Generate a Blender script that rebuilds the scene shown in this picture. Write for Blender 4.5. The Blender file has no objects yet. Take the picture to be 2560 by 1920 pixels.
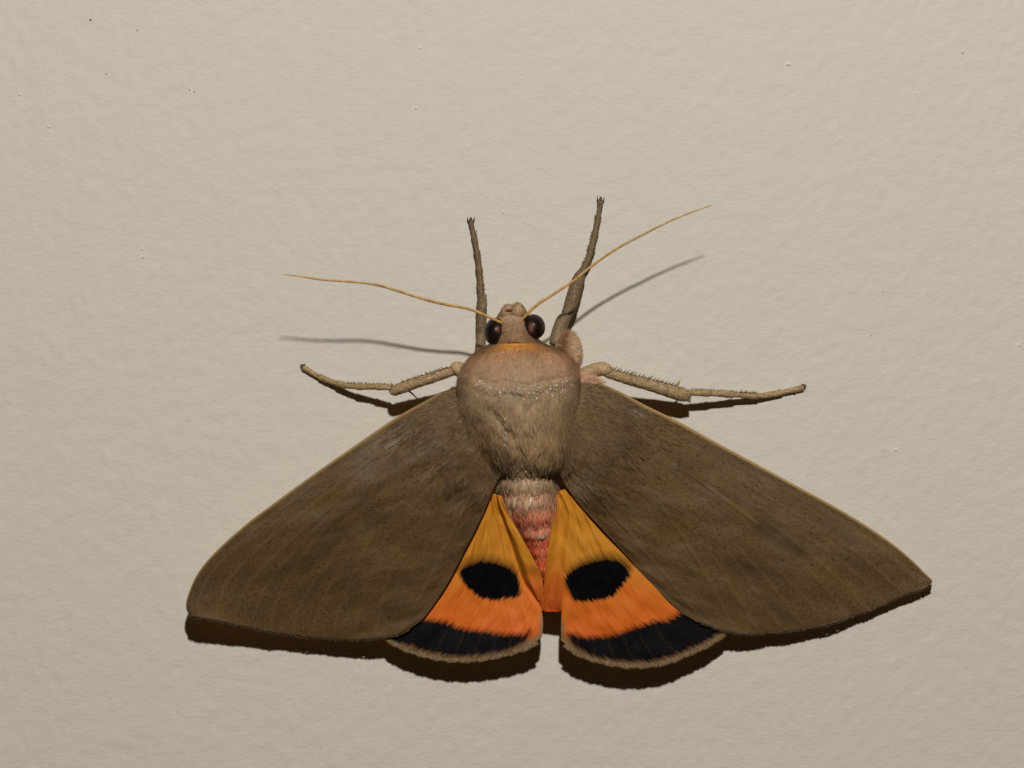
import bpy, math, random
import numpy as np

# ------------------------------------------------------------------ scale, camera, light
PX = 0.1194 / 2560            # metres of wall per photograph pixel (frame is about 12 cm wide)
CAM_D = 0.350                 # camera to wall, metres
sc = bpy.context.scene
col = sc.collection

cam_data = bpy.data.cameras.new("camera")
cam = bpy.data.objects.new("camera", cam_data)
col.objects.link(cam)
cam.location = (0, -CAM_D, 0)
cam.rotation_euler = (math.radians(90), 0, 0)
cam_data.sensor_width = 36.0
cam_data.lens = 36.0 * CAM_D / (2560 * PX)
cam_data.clip_start = 0.01
cam_data.clip_end = 10.0
cam_data.dof.use_dof = True
cam_data.dof.focus_distance = CAM_D - 0.007
cam_data.dof.aperture_fstop = 42.0
sc.camera = cam

world = bpy.data.worlds.new("World")
sc.world = world
world.use_nodes = True
bg = world.node_tree.nodes["Background"]
bg.inputs[0].default_value = (1.0, 0.66, 0.30, 1)
bg.inputs[1].default_value = 0.017

lamp_data = bpy.data.lights.new("lamp", 'POINT')      # one small bright lamp up and in front of the wall
lamp_data.energy = 7.4
lamp_data.color = (1.0, 0.940, 0.875)
lamp_data.shadow_soft_size = 0.0085
lamp = bpy.data.objects.new("lamp", lamp_data)
lamp.location = (0.020, -0.420, 0.203)
col.objects.link(lamp)

vs = sc.view_settings
vs.view_transform = 'Standard'
vs.look = 'None'
vs.exposure = 0.0
vs.gamma = 1.0
sc.cycles.max_bounces = 8

rng = np.random.default_rng(11)
random.seed(5)

# ------------------------------------------------------------------ helpers
def P(px, py, h):
    """photograph pixel + height above the wall (in wall pixels) -> world point(s)"""
    px, py, h = np.asarray(px, float), np.asarray(py, float), np.asarray(h, float)
    k = (CAM_D - h * PX) / CAM_D
    return np.stack([(px - 1280) * PX * k, -h * PX + 0 * px, (960 - py) * PX * k], -1)

BASE = P(1300, 1000, 0)

def lin(c):
    c = np.asarray(c, float) / 255.0
    return np.where(c <= 0.04045, c / 12.92, ((c + 0.055) / 1.055) ** 2.4)

def alb(r, g, b, k=1.30):
    return np.clip(lin((r, g, b)) * k, 0.003, 0.85)

def add_mesh(name, verts, faces, mat, parent=None, smooth=True, origin=BASE, kind=None):
    me = bpy.data.meshes.new(name)
    me.from_pydata((np.asarray(verts) - origin).tolist(), [], [list(map(int, f)) for f in faces])
    if smooth:
        me.polygons.foreach_set("use_smooth", [True] * len(me.polygons))
    mats = mat if isinstance(mat, (list, tuple)) else [mat]
    for m in mats:
        me.materials.append(m)
    ob = bpy.data.objects.new(name, me)
    col.objects.link(ob)
    if parent is not None:
        ob.parent = parent
    else:
        ob.location = origin
    if kind:
        ob["kind"] = kind
    return ob

def vcol(ob, rgba):
    a = ob.data.color_attributes.new("Col", 'FLOAT_COLOR', 'POINT')
    rgba = np.asarray(rgba, float)
    if rgba.shape[1] == 3:
        rgba = np.hstack([rgba, np.zeros((len(rgba), 1))])
    a.data.foreach_set("color", rgba.ravel())

def fattr(ob, name, vals):
    a = ob.data.attributes.new(name, 'FLOAT', 'POINT')
    a.data.foreach_set("value", np.asarray(vals, float).ravel())

def uvattr(ob, uv):
    """store a per-vertex wing coordinate as a vector attribute"""
    a = ob.data.attributes.new("wing_uv", 'FLOAT_VECTOR', 'POINT')
    v = np.zeros((len(uv), 3)); v[:, :2] = uv
    a.data.foreach_set("vector", v.ravel())

def crom(pts, n):
    """Catmull-Rom through pts, resampled to n points evenly along its length"""
    p = np.asarray(pts, float)
    q = np.vstack([2 * p[0] - p[1], p, 2 * p[-1] - p[-2]])
    out = []
    for i in range(1, len(q) - 2):
        t = np.linspace(0, 1, 24, endpoint=False)[:, None]
        a, b, c, d = q[i - 1], q[i], q[i + 1], q[i + 2]
        out.append(0.5 * (2 * b + (c - a) * t + (2 * a - 5 * b + 4 * c - d) * t ** 2 + (3 * b - a - 3 * c + d) * t ** 3))
    out = np.vstack(out + [p[-1:]])
    s = np.r_[0, np.cumsum(np.linalg.norm(np.diff(out[:, :2], axis=0), axis=1))]
    u = np.linspace(0, s[-1], n)
    return np.stack([np.interp(u, s, out[:, k]) for k in range(p.shape[1])], -1)

def coons(C0, C1, B, O):
    """C0 (a=0) and C1 (a=1) run along s; B (s=0) and O (s=1) run along a. all (n,3)"""
    ns, na = len(C0), len(B)
    s = np.linspace(0, 1, ns)[:, None, None]
    a = np.linspace(0, 1, na)[None, :, None]
    L = (1 - a) * C0[:, None] + a * C1[:, None] + (1 - s) * B[None] + s * O[None]
    K = (1 - s) * (1 - a) * C0[0] + (1 - s) * a * C1[0] + s * (1 - a) * C0[-1] + s * a * C1[-1]
    return L - K

def field(shape, lam, seed, aniso=(1, 1), rot=0):
    """smooth random field with a feature size lam (cells), unit deviation"""
    r = np.random.default_rng(seed)
    f = np.fft.fft2(r.normal(size=shape))
    ky = np.fft.fftfreq(shape[0])[:, None]; kx = np.fft.fftfreq(shape[1])[None]
    c, s = math.cos(rot), math.sin(rot)
    k2 = ((c * kx + s * ky) * aniso[0]) ** 2 + ((-s * kx + c * ky) * aniso[1]) ** 2
    g = np.real(np.fft.ifft2(f * np.exp(-k2 * lam * lam * 2.0)))
    return (g - g.mean()) / g.std()

def bilook(f, x, y):
    """wraparound bilinear lookup of field f at cell coordinates"""
    h, w = f.shape
    x0 = np.floor(x).astype(int); y0 = np.floor(y).astype(int)
    fx, fy = x - x0, y - y0
    g = lambda yy, xx: f[yy % h, xx % w]
    return (g(y0, x0) * (1 - fx) + g(y0, x0 + 1) * fx) * (1 - fy) + (g(y0 + 1, x0) * (1 - fx) + g(y0 + 1, x0 + 1) * fx) * fy

def seg_dist(px, py, line):
    d = np.full(np.shape(px), 1e9)
    for (x0, y0), (x1, y1) in zip(line[:-1], line[1:]):
        vx, vy = x1 - x0, y1 - y0
        t = np.clip(((px - x0) * vx + (py - y0) * vy) / (vx * vx + vy * vy + 1e-9), 0, 1)
        d = np.minimum(d, np.hypot(px - x0 - t * vx, py - y0 - t * vy))
    return d

def poly_sdf(px, py, poly):
    poly = [tuple(p) for p in poly]
    d = seg_dist(px, py, poly + [poly[0]])
    inside = np.zeros(np.shape(px), bool)
    n = len(poly)
    for i in range(n):
        x0, y0 = poly[i]; x1, y1 = poly[(i + 1) % n]
        if y0 == y1: continue
        c = ((y0 > py) != (y1 > py)) & (px < (x1 - x0) * (py - y0) / (y1 - y0) + x0)
        inside ^= c
    return np.where(inside, -d, d)

def closed_curve(pts, n=120):
    p = list(pts); p = p[-2:] + p + p[:2]
    c = crom(p, n * 2)
    s = len(c)
    # keep the middle loop
    d0 = np.argmin(np.hypot(*(c[: s // 2] - np.array(pts[0])).T))
    d1 = s // 2 + np.argmin(np.hypot(*(c[s // 2:] - np.array(pts[0])).T))
    return c[d0:d1]

def tube(pts, radii, sides=12, flat=1.0, cap=True):
    """pts (n,3) in world metres, radii in metres"""
    pts = np.asarray(pts, float); n = len(pts)
    t = np.gradient(pts, axis=0); t /= np.linalg.norm(t, axis=1)[:, None] + 1e-12
    up = np.array([0, -1.0, 0])
    s = np.cross(t, up); s /= np.linalg.norm(s, axis=1)[:, None] + 1e-12
    u = np.cross(s, t)
    th = np.linspace(0, 2 * np.pi, sides, endpoint=False)
    r = np.asarray(radii, float)[:, None, None]
    v = pts[:, None] + r * (np.cos(th)[None, :, None] * s[:, None] + flat * np.sin(th)[None, :, None] * u[:, None])
    v = v.reshape(-1, 3)
    f = []
    for i in range(n - 1):
        for j in range(sides):
            k = (j + 1) % sides
            f.append((i * sides + j, i * sides + k, (i + 1) * sides + k, (i + 1) * sides + j))
    if cap:
        f.append(tuple(range(sides))[::-1]); f.append(tuple(range((n - 1) * sides, n * sides)))
    return v, f

def merge(parts):
    V, F, o = [], [], 0
    for v, f in parts:
        V.append(np.asarray(v)); F += [tuple(i + o for i in q) for q in f]; o += len(v)
    return np.vstack(V), F

def curve3(pts, n):
    """(px,py,h,r) rows -> smooth world points and metre radii"""
    c = crom(pts, n)
    return P(c[:, 0], c[:, 1], c[:, 2]), c[:, 3] * PX

def ribbons(name, pos, nrm, dr, length, width, rgba, mat, parent, bend=0.25, kind="stuff"):
    """many fine tapered hairs or scales: pos, nrm, dr (unit, world), length/width in metres"""
    n = len(pos)
    side = np.cross(dr, nrm); side /= np.linalg.norm(side, axis=1)[:, None] + 1e-12
    L = length[:, None]; W = width[:, None] * 0.5
    m = pos + dr * L * 0.5
    t = pos + dr * L - nrm * L * bend * 0.5
    V = np.stack([pos - side * W, pos + side * W, m + side * W * 0.9, m - side * W * 0.9, t], 1).reshape(-1, 3)
    i = np.arange(n)[:, None] * 5
    quads = (i + np.array([[0, 1, 2, 3]])).tolist(); tris = (i + np.array([[3, 2, 4]])).tolist()
    ob = add_mesh(name, V, quads + tris, mat, parent, smooth=False, kind=kind)
    vcol(ob, np.repeat(rgba, 5, axis=0))
    return ob

def dome_set(items, sides=8):
    parts = []
    for (x, y, r, hh) in items:
        th = np.linspace(0, 2 * np.pi, sides, endpoint=False)
        rad = r * (1 + 0.25 * rng.normal(size=sides))
        rings = [P(x + rad * np.cos(th), y + rad * np.sin(th), np.full(sides, -1.0)),
                 P(x + 0.7 * rad * np.cos(th), y + 0.7 * rad * np.sin(th), np.full(sides, hh * 0.75)),
                 P([x], [y], [hh])]
        v = np.vstack(rings); f = []
        for j in range(sides):
            k = (j + 1) % sides
            f.append((j, k, sides + k, sides + j)); f.append((sides + j, sides + k, 2 * sides))
        parts.append((v, f))
    return merge(parts)

# ------------------------------------------------------------------ materials
def new_mat(name, rough=0.6, spec=0.3, color=None):
    m = bpy.data.materials.new(name); m.use_nodes = True
    nt = m.node_tree; b = nt.nodes["Principled BSDF"]
    b.inputs["Roughness"].default_value = rough
    b.inputs["Specular IOR Level"].default_value = spec
    if color is not None:
        b.inputs["Base Color"].default_value = (*color, 1)
    return m, nt, b

def N(nt, kind, **kw):
    n = nt.nodes.new(kind)
    for k, v in kw.items():
        setattr(n, k, v)
    return n

def math_node(nt, op, a, b=None, clamp=False):
    n = N(nt, 'ShaderNodeMath', operation=op, use_clamp=clamp)
    for i, v in enumerate((a, b)):
        if v is None: continue
        if isinstance(v, (int, float)): n.inputs[i].default_value = v
        else: nt.links.new(v, n.inputs[i])
    return n.outputs[0]

def mixc(nt, fac, a, b):
    n = N(nt, 'ShaderNodeMix', data_type='RGBA')
    for s, v in ((n.inputs[0], fac), (n.inputs[6], a), (n.inputs[7], b)):
        if isinstance(v, (int, float)): s.default_value = v
        elif isinstance(v, (tuple, list, np.ndarray)): s.default_value = (*v[:3], 1)
        else: nt.links.new(v, s)
    return n.outputs[2]

def noise(nt, vec, scale, detail=3.0, rough=0.55, mapping=None):
    if mapping is not None:
        mp = N(nt, 'ShaderNodeMapping'); mp.inputs['Scale'].default_value = mapping
        nt.links.new(vec, mp.inputs[0]); vec = mp.outputs[0]
    n = N(nt, 'ShaderNodeTexNoise'); n.inputs['Scale'].default_value = scale
    n.inputs['Detail'].default_value = detail; n.inputs['Roughness'].default_value = rough
    nt.links.new(vec, n.inputs['Vector'])
    return n.outputs['Fac']

def remap(nt, v, a, b, c=0.0, d=1.0):
    n = N(nt, 'ShaderNodeMapRange'); n.clamp = True
    n.inputs[1].default_value = a; n.inputs[2].default_value = b
    n.inputs[3].default_value = c; n.inputs[4].default_value = d
    nt.links.new(v, n.inputs[0]); return n.outputs[0]

def attr(nt, name, out='Fac'):
    n = N(nt, 'ShaderNodeAttribute', attribute_name=name)
    return n.outputs[out]

def bump(nt, b, height, strength, dist, prev=None):
    n = N(nt, 'ShaderNodeBump'); n.inputs['Strength'].default_value = strength
    n.inputs['Distance'].default_value = dist
    nt.links.new(height, n.inputs['Height'])
    if prev is not None: nt.links.new(prev, n.inputs['Normal'])
    nt.links.new(n.outputs[0], b.inputs['Normal'])
    return n.outputs[0]

# wall paint
m_wall, nt, b = new_mat("wall_paint", 0.62, 0.25)
tc = N(nt, 'ShaderNodeTexCoord').outputs['Object']
mott = noise(nt, tc, 260, 4, 0.6)
cool = noise(nt, tc, 430, 3, 0.6)
c1 = mixc(nt, remap(nt, mott, 0.3, 0.7), (0.634, 0.600, 0.522), (0.648, 0.616, 0.540))
c1 = mixc(nt, remap(nt, cool, 0.40, 0.66), c1, (0.640, 0.602, 0.540))
grain = noise(nt, tc, 5200, 2, 0.7)
c1 = mixc(nt, remap(nt, grain, 0.2, 0.8, 0.0, 0.13), c1, (0.50, 0.47, 0.40))
nt.links.new(c1, b.inputs['Base Color'])
n1 = bump(nt, b, noise(nt, tc, 1500, 3, 0.5, (1, 1, 1.7)), 0.55, 0.00011)
bump(nt, b, noise(nt, tc, 6500, 2, 0.6), 0.35, 0.00002, n1)
m_nub, *_ = new_mat("paint_nub", 0.4, 0.4, (0.72, 0.69, 0.62))
m_dirt, *_ = new_mat("dirt", 0.8, 0.2, (0.17, 0.135, 0.09))

# fur and scales, coloured per hair; alpha of the colour attribute is the gloss
def fur_mat(name, r0=0.60, r1=0.30, spec=0.30):
    m, nt, b = new_mat(name, r0, spec)
    a = N(nt, 'ShaderNodeAttribute', attribute_name="Col")
    nt.links.new(a.outputs['Color'], b.inputs['Base Color'])
    nt.links.new(remap(nt, a.outputs['Alpha'], 0, 1, r0, r1), b.inputs['Roughness'])
    nt.links.new(remap(nt, a.outputs['Alpha'], 0, 1, spec, 0.85), b.inputs['Specular IOR Level'])
    tr = N(nt, 'ShaderNodeBsdfTranslucent')
    nt.links.new(a.outputs['Color'], tr.inputs['Color'])
    mx = N(nt, 'ShaderNodeMixShader'); mx.inputs[0].default_value = 0.35
    nt.links.new(b.outputs[0], mx.inputs[1]); nt.links.new(tr.outputs[0], mx.inputs[2])
    nt.links.new(mx.outputs[0], nt.nodes['Material Output'].inputs['Surface'])
    return m
m_fur = fur_mat("fur")
m_body, nt, b = new_mat("body_skin", 0.6, 0.3)
nt.links.new(attr(nt, "Col", 'Color'), b.inputs['Base Color'])
tc = N(nt, 'ShaderNodeTexCoord').outputs['Object']
bump(nt, b, noise(nt, tc, 3500, 3, 0.6, (1, 1, 0.3)), 0.5, 0.00006)

# forewing upper side
def forewing_mat():
    m, nt, b = new_mat("forewing_scales", 0.52, 0.34)
    uv = attr(nt, "wing_uv", 'Vector')
    streak = noise(nt, uv, 1.0, 3, 0.65, (70, 190, 1))
    fine = noise(nt, uv, 1.0, 2, 0.6, (190, 260, 1))
    big = noise(nt, uv, 1.0, 3, 0.55, (3.0, 9, 1))
    patch = noise(nt, uv, 1.0, 4, 0.6, (9, 11, 1))
    c = mixc(nt, remap(nt, streak, 0.34, 0.66), alb(56, 41, 20), alb(98, 75, 42))
    c = mixc(nt, remap(nt, big, 0.42, 0.66, 0.0, 0.55), c, alb(56, 43, 27))
    c = mixc(nt, remap(nt, patch, 0.46, 0.70, 0.0, 0.35), c, alb(104, 77, 40))
    c = mixc(nt, remap(nt, fine, 0.40, 0.7, 0.0, 0.35), c, alb(110, 90, 60))
    # fine dark specks, stronger towards the base and costa
    sp = noise(nt, uv, 1.0, 1.5, 0.5, (95, 130, 1))
    c = mixc(nt, remap(nt, sp, 0.63, 0.68, 0.0, 0.85), c, alb(30, 24, 17))
    vein = attr(nt, "vein")
    c = mixc(nt, math_node(nt, 'MULTIPLY', vein, 0.16), c, alb(120, 98, 66))  # pale veins, plus the highlight painted along the lit folds
    c = mixc(nt, attr(nt, "smudge"), c, alb(46, 36, 24))
    costa = attr(nt, "costa")
    cn = remap(nt, math_node(nt, 'ADD', costa, math_node(nt, 'MULTIPLY', fine, 0.25)), 0.45, 0.80)
    c = mixc(nt, cn, c, alb(150, 124, 82))
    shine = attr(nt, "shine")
    c = mixc(nt, math_node(nt, 'MULTIPLY', shine, remap(nt, fine, 0.3, 0.65)), c, alb(118, 112, 100))  # glint of the shiny patch, painted in as a paler tone
    pale = attr(nt, "pale")
    c = mixc(nt, math_node(nt, 'MULTIPLY', pale, 0.6), c, alb(112, 90, 62))
    nt.links.new(c, b.inputs['Base Color'])
    nt.links.new(remap(nt, math_node(nt, 'MULTIPLY', shine, streak), 0.0, 0.6, 0.56, 0.30), b.inputs['Roughness'])
    hgt = math_node(nt, 'ADD', streak, math_node(nt, 'MULTIPLY', fine, 0.6))
    bump(nt, b, hgt, 0.55, 0.00006)
    return m
m_fore = forewing_mat()
m_under, *_ = new_mat("wing_underside", 0.6, 0.2, alb(168, 112, 48))

def hindwing_mat():
    m, nt, b = new_mat("hindwing_scales", 0.60, 0.22)
    uv = attr(nt, "wing_uv", 'Vector')
    streak = noise(nt, uv, 1.0, 3, 0.6, (7, 42, 1))
    fine = noise(nt, uv, 1.0, 2, 0.6, (95, 120, 1))
    jag = noise(nt, uv, 1.0, 2.5, 0.75, (6, 52, 1))
    s = attr(nt, "warm")
    s = math_node(nt, 'ADD', s, remap(nt, streak, 0.3, 0.7, -0.13, 0.13))
    c = mixc(nt, remap(nt, s, 0.25, 0.95), (0.60, 0.265, 0.020), (0.72, 0.150, 0.014))
    c = mixc(nt, remap(nt, noise(nt, uv, 1.0, 2, 0.55, (3.5, 30, 1)), 0.45, 0.68, 0.0, 0.8), c, mixc(nt, remap(nt, s, 0.3, 0.8), (0.60, 0.235, 0.018), (0.68, 0.095, 0.010)))
    c = mixc(nt, remap(nt, attr(nt, "red"), 0, 1, 0, 0.85), c, (0.40, 0.065, 0.010))
    c = mixc(nt, remap(nt, streak, 0.52, 0.75, 0.0, 0.40), c, (0.66, 0.26, 0.055))
    c = mixc(nt, remap(nt, fine, 0.35, 0.7, 0.0, 0.20), c, (0.42, 0.12, 0.02))
    c = mixc(nt, math_node(nt, 'MULTIPLY', attr(nt, "edge"), 0.95), c, alb(122, 98, 66))
    # black spot and black border: signed distances (in pixels) with ragged scale edges
    jj = remap(nt, jag, 0.25, 0.75, -6.5, 6.5)
    d = math_node(nt, 'ADD', attr(nt, "spot_d"), jj)
    mask = math_node(nt, 'SUBTRACT', 0.5, math_node(nt, 'DIVIDE', d, attr(nt, "spot_soft")), True)
    spc = math_node(nt, 'SUBTRACT', 0.22, math_node(nt, 'MULTIPLY', mask, 0.20))

    c = mixc(nt, mask, c, (0.0035, 0.0032, 0.0035))
    jb = remap(nt, jag, 0.25, 0.75, -9.0, 7.0)
    d2 = math_node(nt, 'ADD', attr(nt, "band_d"), jb)
    mask2 = math_node(nt, 'SUBTRACT', 0.5, math_node(nt, 'DIVIDE', d2, 17.0), True)
    blk = mixc(nt, remap(nt, fine, 0.35, 0.7), (0.0045, 0.0042, 0.0052), (0.0105, 0.0092, 0.0100))
    vein = math_node(nt, 'MULTIPLY', attr(nt, "vein"), remap(nt, fine, 0.42, 0.62, 0.0, 0.17))
    blk = mixc(nt, vein, blk, alb(96, 76, 58))
    c = mixc(nt, mask2, c, blk)
    spc = math_node(nt, 'SUBTRACT', spc, math_node(nt, 'MULTIPLY', mask2, 0.17), True)
    nt.links.new(spc, b.inputs['Specular IOR Level'])
    nt.links.new(c, b.inputs['Base Color'])
    bump(nt, b, math_node(nt, 'ADD', streak, math_node(nt, 'MULTIPLY', fine, 0.4)), 0.22, 0.00007)
    return m
m_hind = hindwing_mat()

m_leg, nt, b = new_mat("leg_scales", 0.55, 0.35)
tc = N(nt, 'ShaderNodeTexCoord').outputs['Object']
f1 = noise(nt, tc, 4200, 3, 0.65)
f2 = noise(nt, tc, 1100, 2, 0.5)
c = mixc(nt, remap(nt, f1, 0.3, 0.7), alb(80, 66, 47), alb(126, 107, 78))
c = mixc(nt, remap(nt, f2, 0.45, 0.7, 0, 0.6), c, alb(100, 82, 60))
nt.links.new(c, b.inputs['Base Color'])
bump(nt, b, f1, 0.6, 0.00006)
m_pleg, nt, b = new_mat("leg_scales_pale", 0.5, 0.4)
tc = N(nt, 'ShaderNodeTexCoord').outputs['Object']
f1 = noise(nt, tc, 4200, 3, 0.65)
nt.links.new(mixc(nt, remap(nt, f1, 0.3, 0.7), alb(122, 102, 74), alb(176, 152, 114)), b.inputs['Base Color'])
bump(nt, b, f1, 0.6, 0.00006)
m_spine, *_ = new_mat("spine", 0.5, 0.4, alb(112, 92, 64))
m_claw, *_ = new_mat("claw", 0.4, 0.5, alb(44, 32, 24))
m_eye, nt, b = new_mat("compound_eye", 0.30, 0.16)
tc = N(nt, 'ShaderNodeTexCoord').outputs['Object']
e = noise(nt, tc, 700, 2, 0.5)
ec = mixc(nt, remap(nt, e, 0.35, 0.7), (0.006, 0.0035, 0.0035), (0.022, 0.010, 0.008))
ec = mixc(nt, attr(nt, "eye_sheen"), ec, (0.26, 0.11, 0.09))  # pinkish sheen painted into the eye colour
nt.links.new(ec, b.inputs['Base Color'])
vor = N(nt, 'ShaderNodeTexVoronoi'); vor.inputs['Scale'].default_value = 9000
nt.links.new(tc, vor.inputs['Vector'])
bump(nt, b, vor.outputs['Distance'], 0.10, 0.00002)
m_ant, nt, b = new_mat("antenna_chitin", 0.42, 0.4)
tc = N(nt, 'ShaderNodeTexCoord').outputs['Object']
e = noise(nt, tc, 1500, 2, 0.5)
nt.links.new(mixc(nt, remap(nt, e, 0.3, 0.7), alb(146, 112, 62), alb(186, 150, 92)), b.inputs['Base Color'])

# ------------------------------------------------------------------ wall (the setting)
def build_wall():
    fx = np.linspace(-0.068, 0.068, 441); fz = np.linspace(-0.053, 0.053, 345)
    ox = np.array([0.30, 0.20, 0.13, 0.09]); 
    xs = np.r_[-ox, fx, ox[::-1]]; zs = np.r_[-ox, fz, ox[::-1]]
    X, Z = np.meshgrid(xs, zs)
    sh = (400, 500)
    cell = 0.00031
    f1 = field(sh, 1.9, 3, (1.0, 1.7), -0.30)
    f2 = field(sh, 5.5, 4, (1.0, 1.5), -0.45)
    f3 = field(sh, 22, 5)
    gx, gz = X / cell, Z / cell
    rel = 0.021 * bilook(f1, gx, gz) + 0.008 * bilook(f2, gx, gz) + 0.012 * bilook(f3, gx, gz)   # mm
    edge = np.clip((0.075 - np.maximum(np.abs(X), np.abs(Z) * 1.2)) / 0.01, 0, 1)
    Y = -rel * 0.001 * edge
    V = np.stack([X, Y, Z], -1).reshape(-1, 3)
    nx, nz = len(xs), len(zs)
    i = np.arange((nz - 1) * (nx - 1)); r, c = i // (nx - 1), i % (nx - 1)
    a = r * nx + c
    F = np.stack([a, a + 1, a + nx + 1, a + nx], -1)
    w = add_mesh("wall", V, F.tolist(), m_wall, None, origin=np.zeros(3))
    w["kind"] = "structure"
    w["label"] = "cream painted plaster wall with fine roller texture behind the moth"
    nubs = [(358, 642, 4, 4), (121, 317, 4, 4), (49, 236, 5, 3), (1040, 270, 4, 4), (1050, 119, 5, 3), (1259, 531, 4, 4),
            (2407, 129, 5, 5), (1971, 160, 6, 3), (2240, 1125, 5, 4), (355, 622, 3, 3), (2548, 862, 6, 3), (2208, 935, 4, 3)]
    nubs += [(x, y, random.uniform(1.5, 3), random.uniform(1, 2.5)) for x, y in [(random.uniform(20, 2540), random.uniform(20, 1900)) for _ in range(10)]]
    v, f = dome_set(nubs)
    add_mesh("paint_nub", v, f, m_nub, w, origin=np.zeros(3), kind="stuff")
    specks = [(226, 50, 5, 2), (266, 185, 3, 2), (343, 76, 3, 2), (486, 230, 3, 2), (2145, 884, 4, 2), (2190, 807, 3.5, 2),
              (2207, 731, 3, 2), (2318, 733, 2.5, 2), (2178, 840, 2.5, 2), (474, 226, 2.5, 2)]
    v, f = dome_set([(x, y, r * 0.75, 0.8) for x, y, r, _ in specks])
    add_mesh("dirt_speck", v, f, m_dirt, w, origin=np.zeros(3), kind="stuff")
    return w
build_wall()

# ------------------------------------------------------------------ the moth
moth = bpy.data.objects.new("moth", None)
col.objects.link(moth)
moth.location = BASE
moth.empty_display_size = 0.005
moth["label"] = "brown moth with orange black-spotted hindwings, clinging spread to the cream wall"
moth["category"] = "moth"

# ---- body: head, thorax and abdomen in one loft.  y, centre x, half width, top height, bottom height
ST = np.array([
    (774, 1281, 6, 178, 165), (779, 1281, 22, 192, 135), (788, 1281, 33, 206, 112), (800, 1281, 38, 220, 100), (815, 1283, 40, 232, 90),
    (832, 1286, 43, 240, 85), (846, 1289, 52, 240, 80), (855, 1292, 60, 234, 75), (861, 1295, 70, 236, 70),
    (870, 1297, 92, 250, 60), (884, 1300, 116, 268, 50), (905, 1300, 136, 290, 42), (930, 1299, 148, 308, 36),
    (960, 1296, 153, 316, 32), (1000, 1297, 153, 320, 30), (1050, 1301, 148, 316, 30), (1100, 1309, 140, 304, 34),
    (1130, 1316, 128, 292, 42), (1150, 1320, 118, 281, 50), (1166, 1320, 104, 268, 58), (1178, 1318, 86, 254, 62),
    (1190, 1317, 74, 238, 64), (1210, 1318, 72, 230, 64), (1240, 1322, 68, 216, 62), (1280, 1329, 62, 194, 58),
    (1320, 1340, 50, 166, 55), (1350, 1350, 40, 150, 52), (1385, 1356, 32, 132, 50), (1420, 1358, 22, 116, 52), (1445, 1358, 8, 96, 66)], float)
NS, NT = 230, 88
u = np.interp(np.linspace(0, 1, NS), np.linspace(0, 1, len(ST)), np.arange(len(ST)))
stc = crom(np.c_[np.arange(len(ST)) * 20.0, np.zeros(len(ST)), ST], NS)[:, 2:]
fld = field((256, 256), 5, 21)
fld2 = field((256, 256), 2, 22)
yy = stc[:, 0][:, None]; cx = stc[:, 1][:, None]; hw = stc[:, 2][:, None]; Tt = stc[:, 3][:, None]; Bb = stc[:, 4][:, None]
th = np.linspace(0, 2 * np.pi, NT, endpoint=False)[None]
ct, sn = np.cos(th), np.sin(th)
e = 0.94
ux = np.sign(ct) * np.abs(ct) ** e
uh = np.sign(sn) * np.abs(sn) ** e
mid = Bb + (Tt - Bb) * 0.46
H = mid + np.where(uh > 0, (Tt - mid) * uh, (mid - Bb) * uh)
X = cx + hw * ux
Y = np.broadcast_to(yy, X.shape).copy()
# collar: gold front lip, seam along the middle, rear rim
yr = 962 - 34 * np.abs(ux) ** 2.2 + 4 * np.sin(ux * 9)
upm = np.clip(uh, 0, 1)
H += upm * (3.5 * np.exp(-((Y - yr - 9) / 10) ** 2) - 4.5 * np.exp(-((Y - yr + 4) / 8) ** 2))
H += upm * (5 * np.exp(-((Y - 872) / 6) ** 2) - 6 * np.exp(-((Y - 884) / 5) ** 2) * np.exp(-(ux / 0.55) ** 2))
H -= upm * 5 * np.exp(-((X - 1287) / 5) ** 2) * np.exp(-((Y - 878) / 14) ** 2)
# tufts meeting in a V on the back
vl = seg_dist(X, Y, [(1222, 1020), (1262, 1068), (1300, 1122), (1306, 1170)])
vr = seg_dist(X, Y, [(1330, 1010), (1300, 1060), (1290, 1080)])
H -= upm * (6 * np.exp(-(vl / 9) ** 2) + 3 * np.exp(-(vr / 10) ** 2))
thx = np.clip((Y - 960) / 30, 0, 1) * np.clip((1185 - Y) / 30, 0, 1)
H += upm * thx * 1.6 * bilook(fld, X / 5, Y / 9)
H += upm * 0.5 * bilook(fld2, X / 3, Y / 5)
# abdomen rings
abm = np.clip((Y - 1190) / 15, 0, 1)
H += upm * abm * 3.0 * ((((Y - 1192 + 5 * bilook(fld, X / 4, Y / 30)) / 44) % 1.0) - 0.4) * -1
BW = P(X, Y, H)                                            # (NS,NT,3)
dS = np.gradient(BW, axis=0); dT = np.roll(BW, -1, 1) - np.roll(BW, 1, 1)
BN = np.cross(dT, dS); BN /= np.linalg.norm(BN, axis=2)[..., None] + 1e-15
ctr = BW.mean(1, keepdims=True)
if ((BW - ctr) * BN).sum() < 0: BN = -BN

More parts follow.
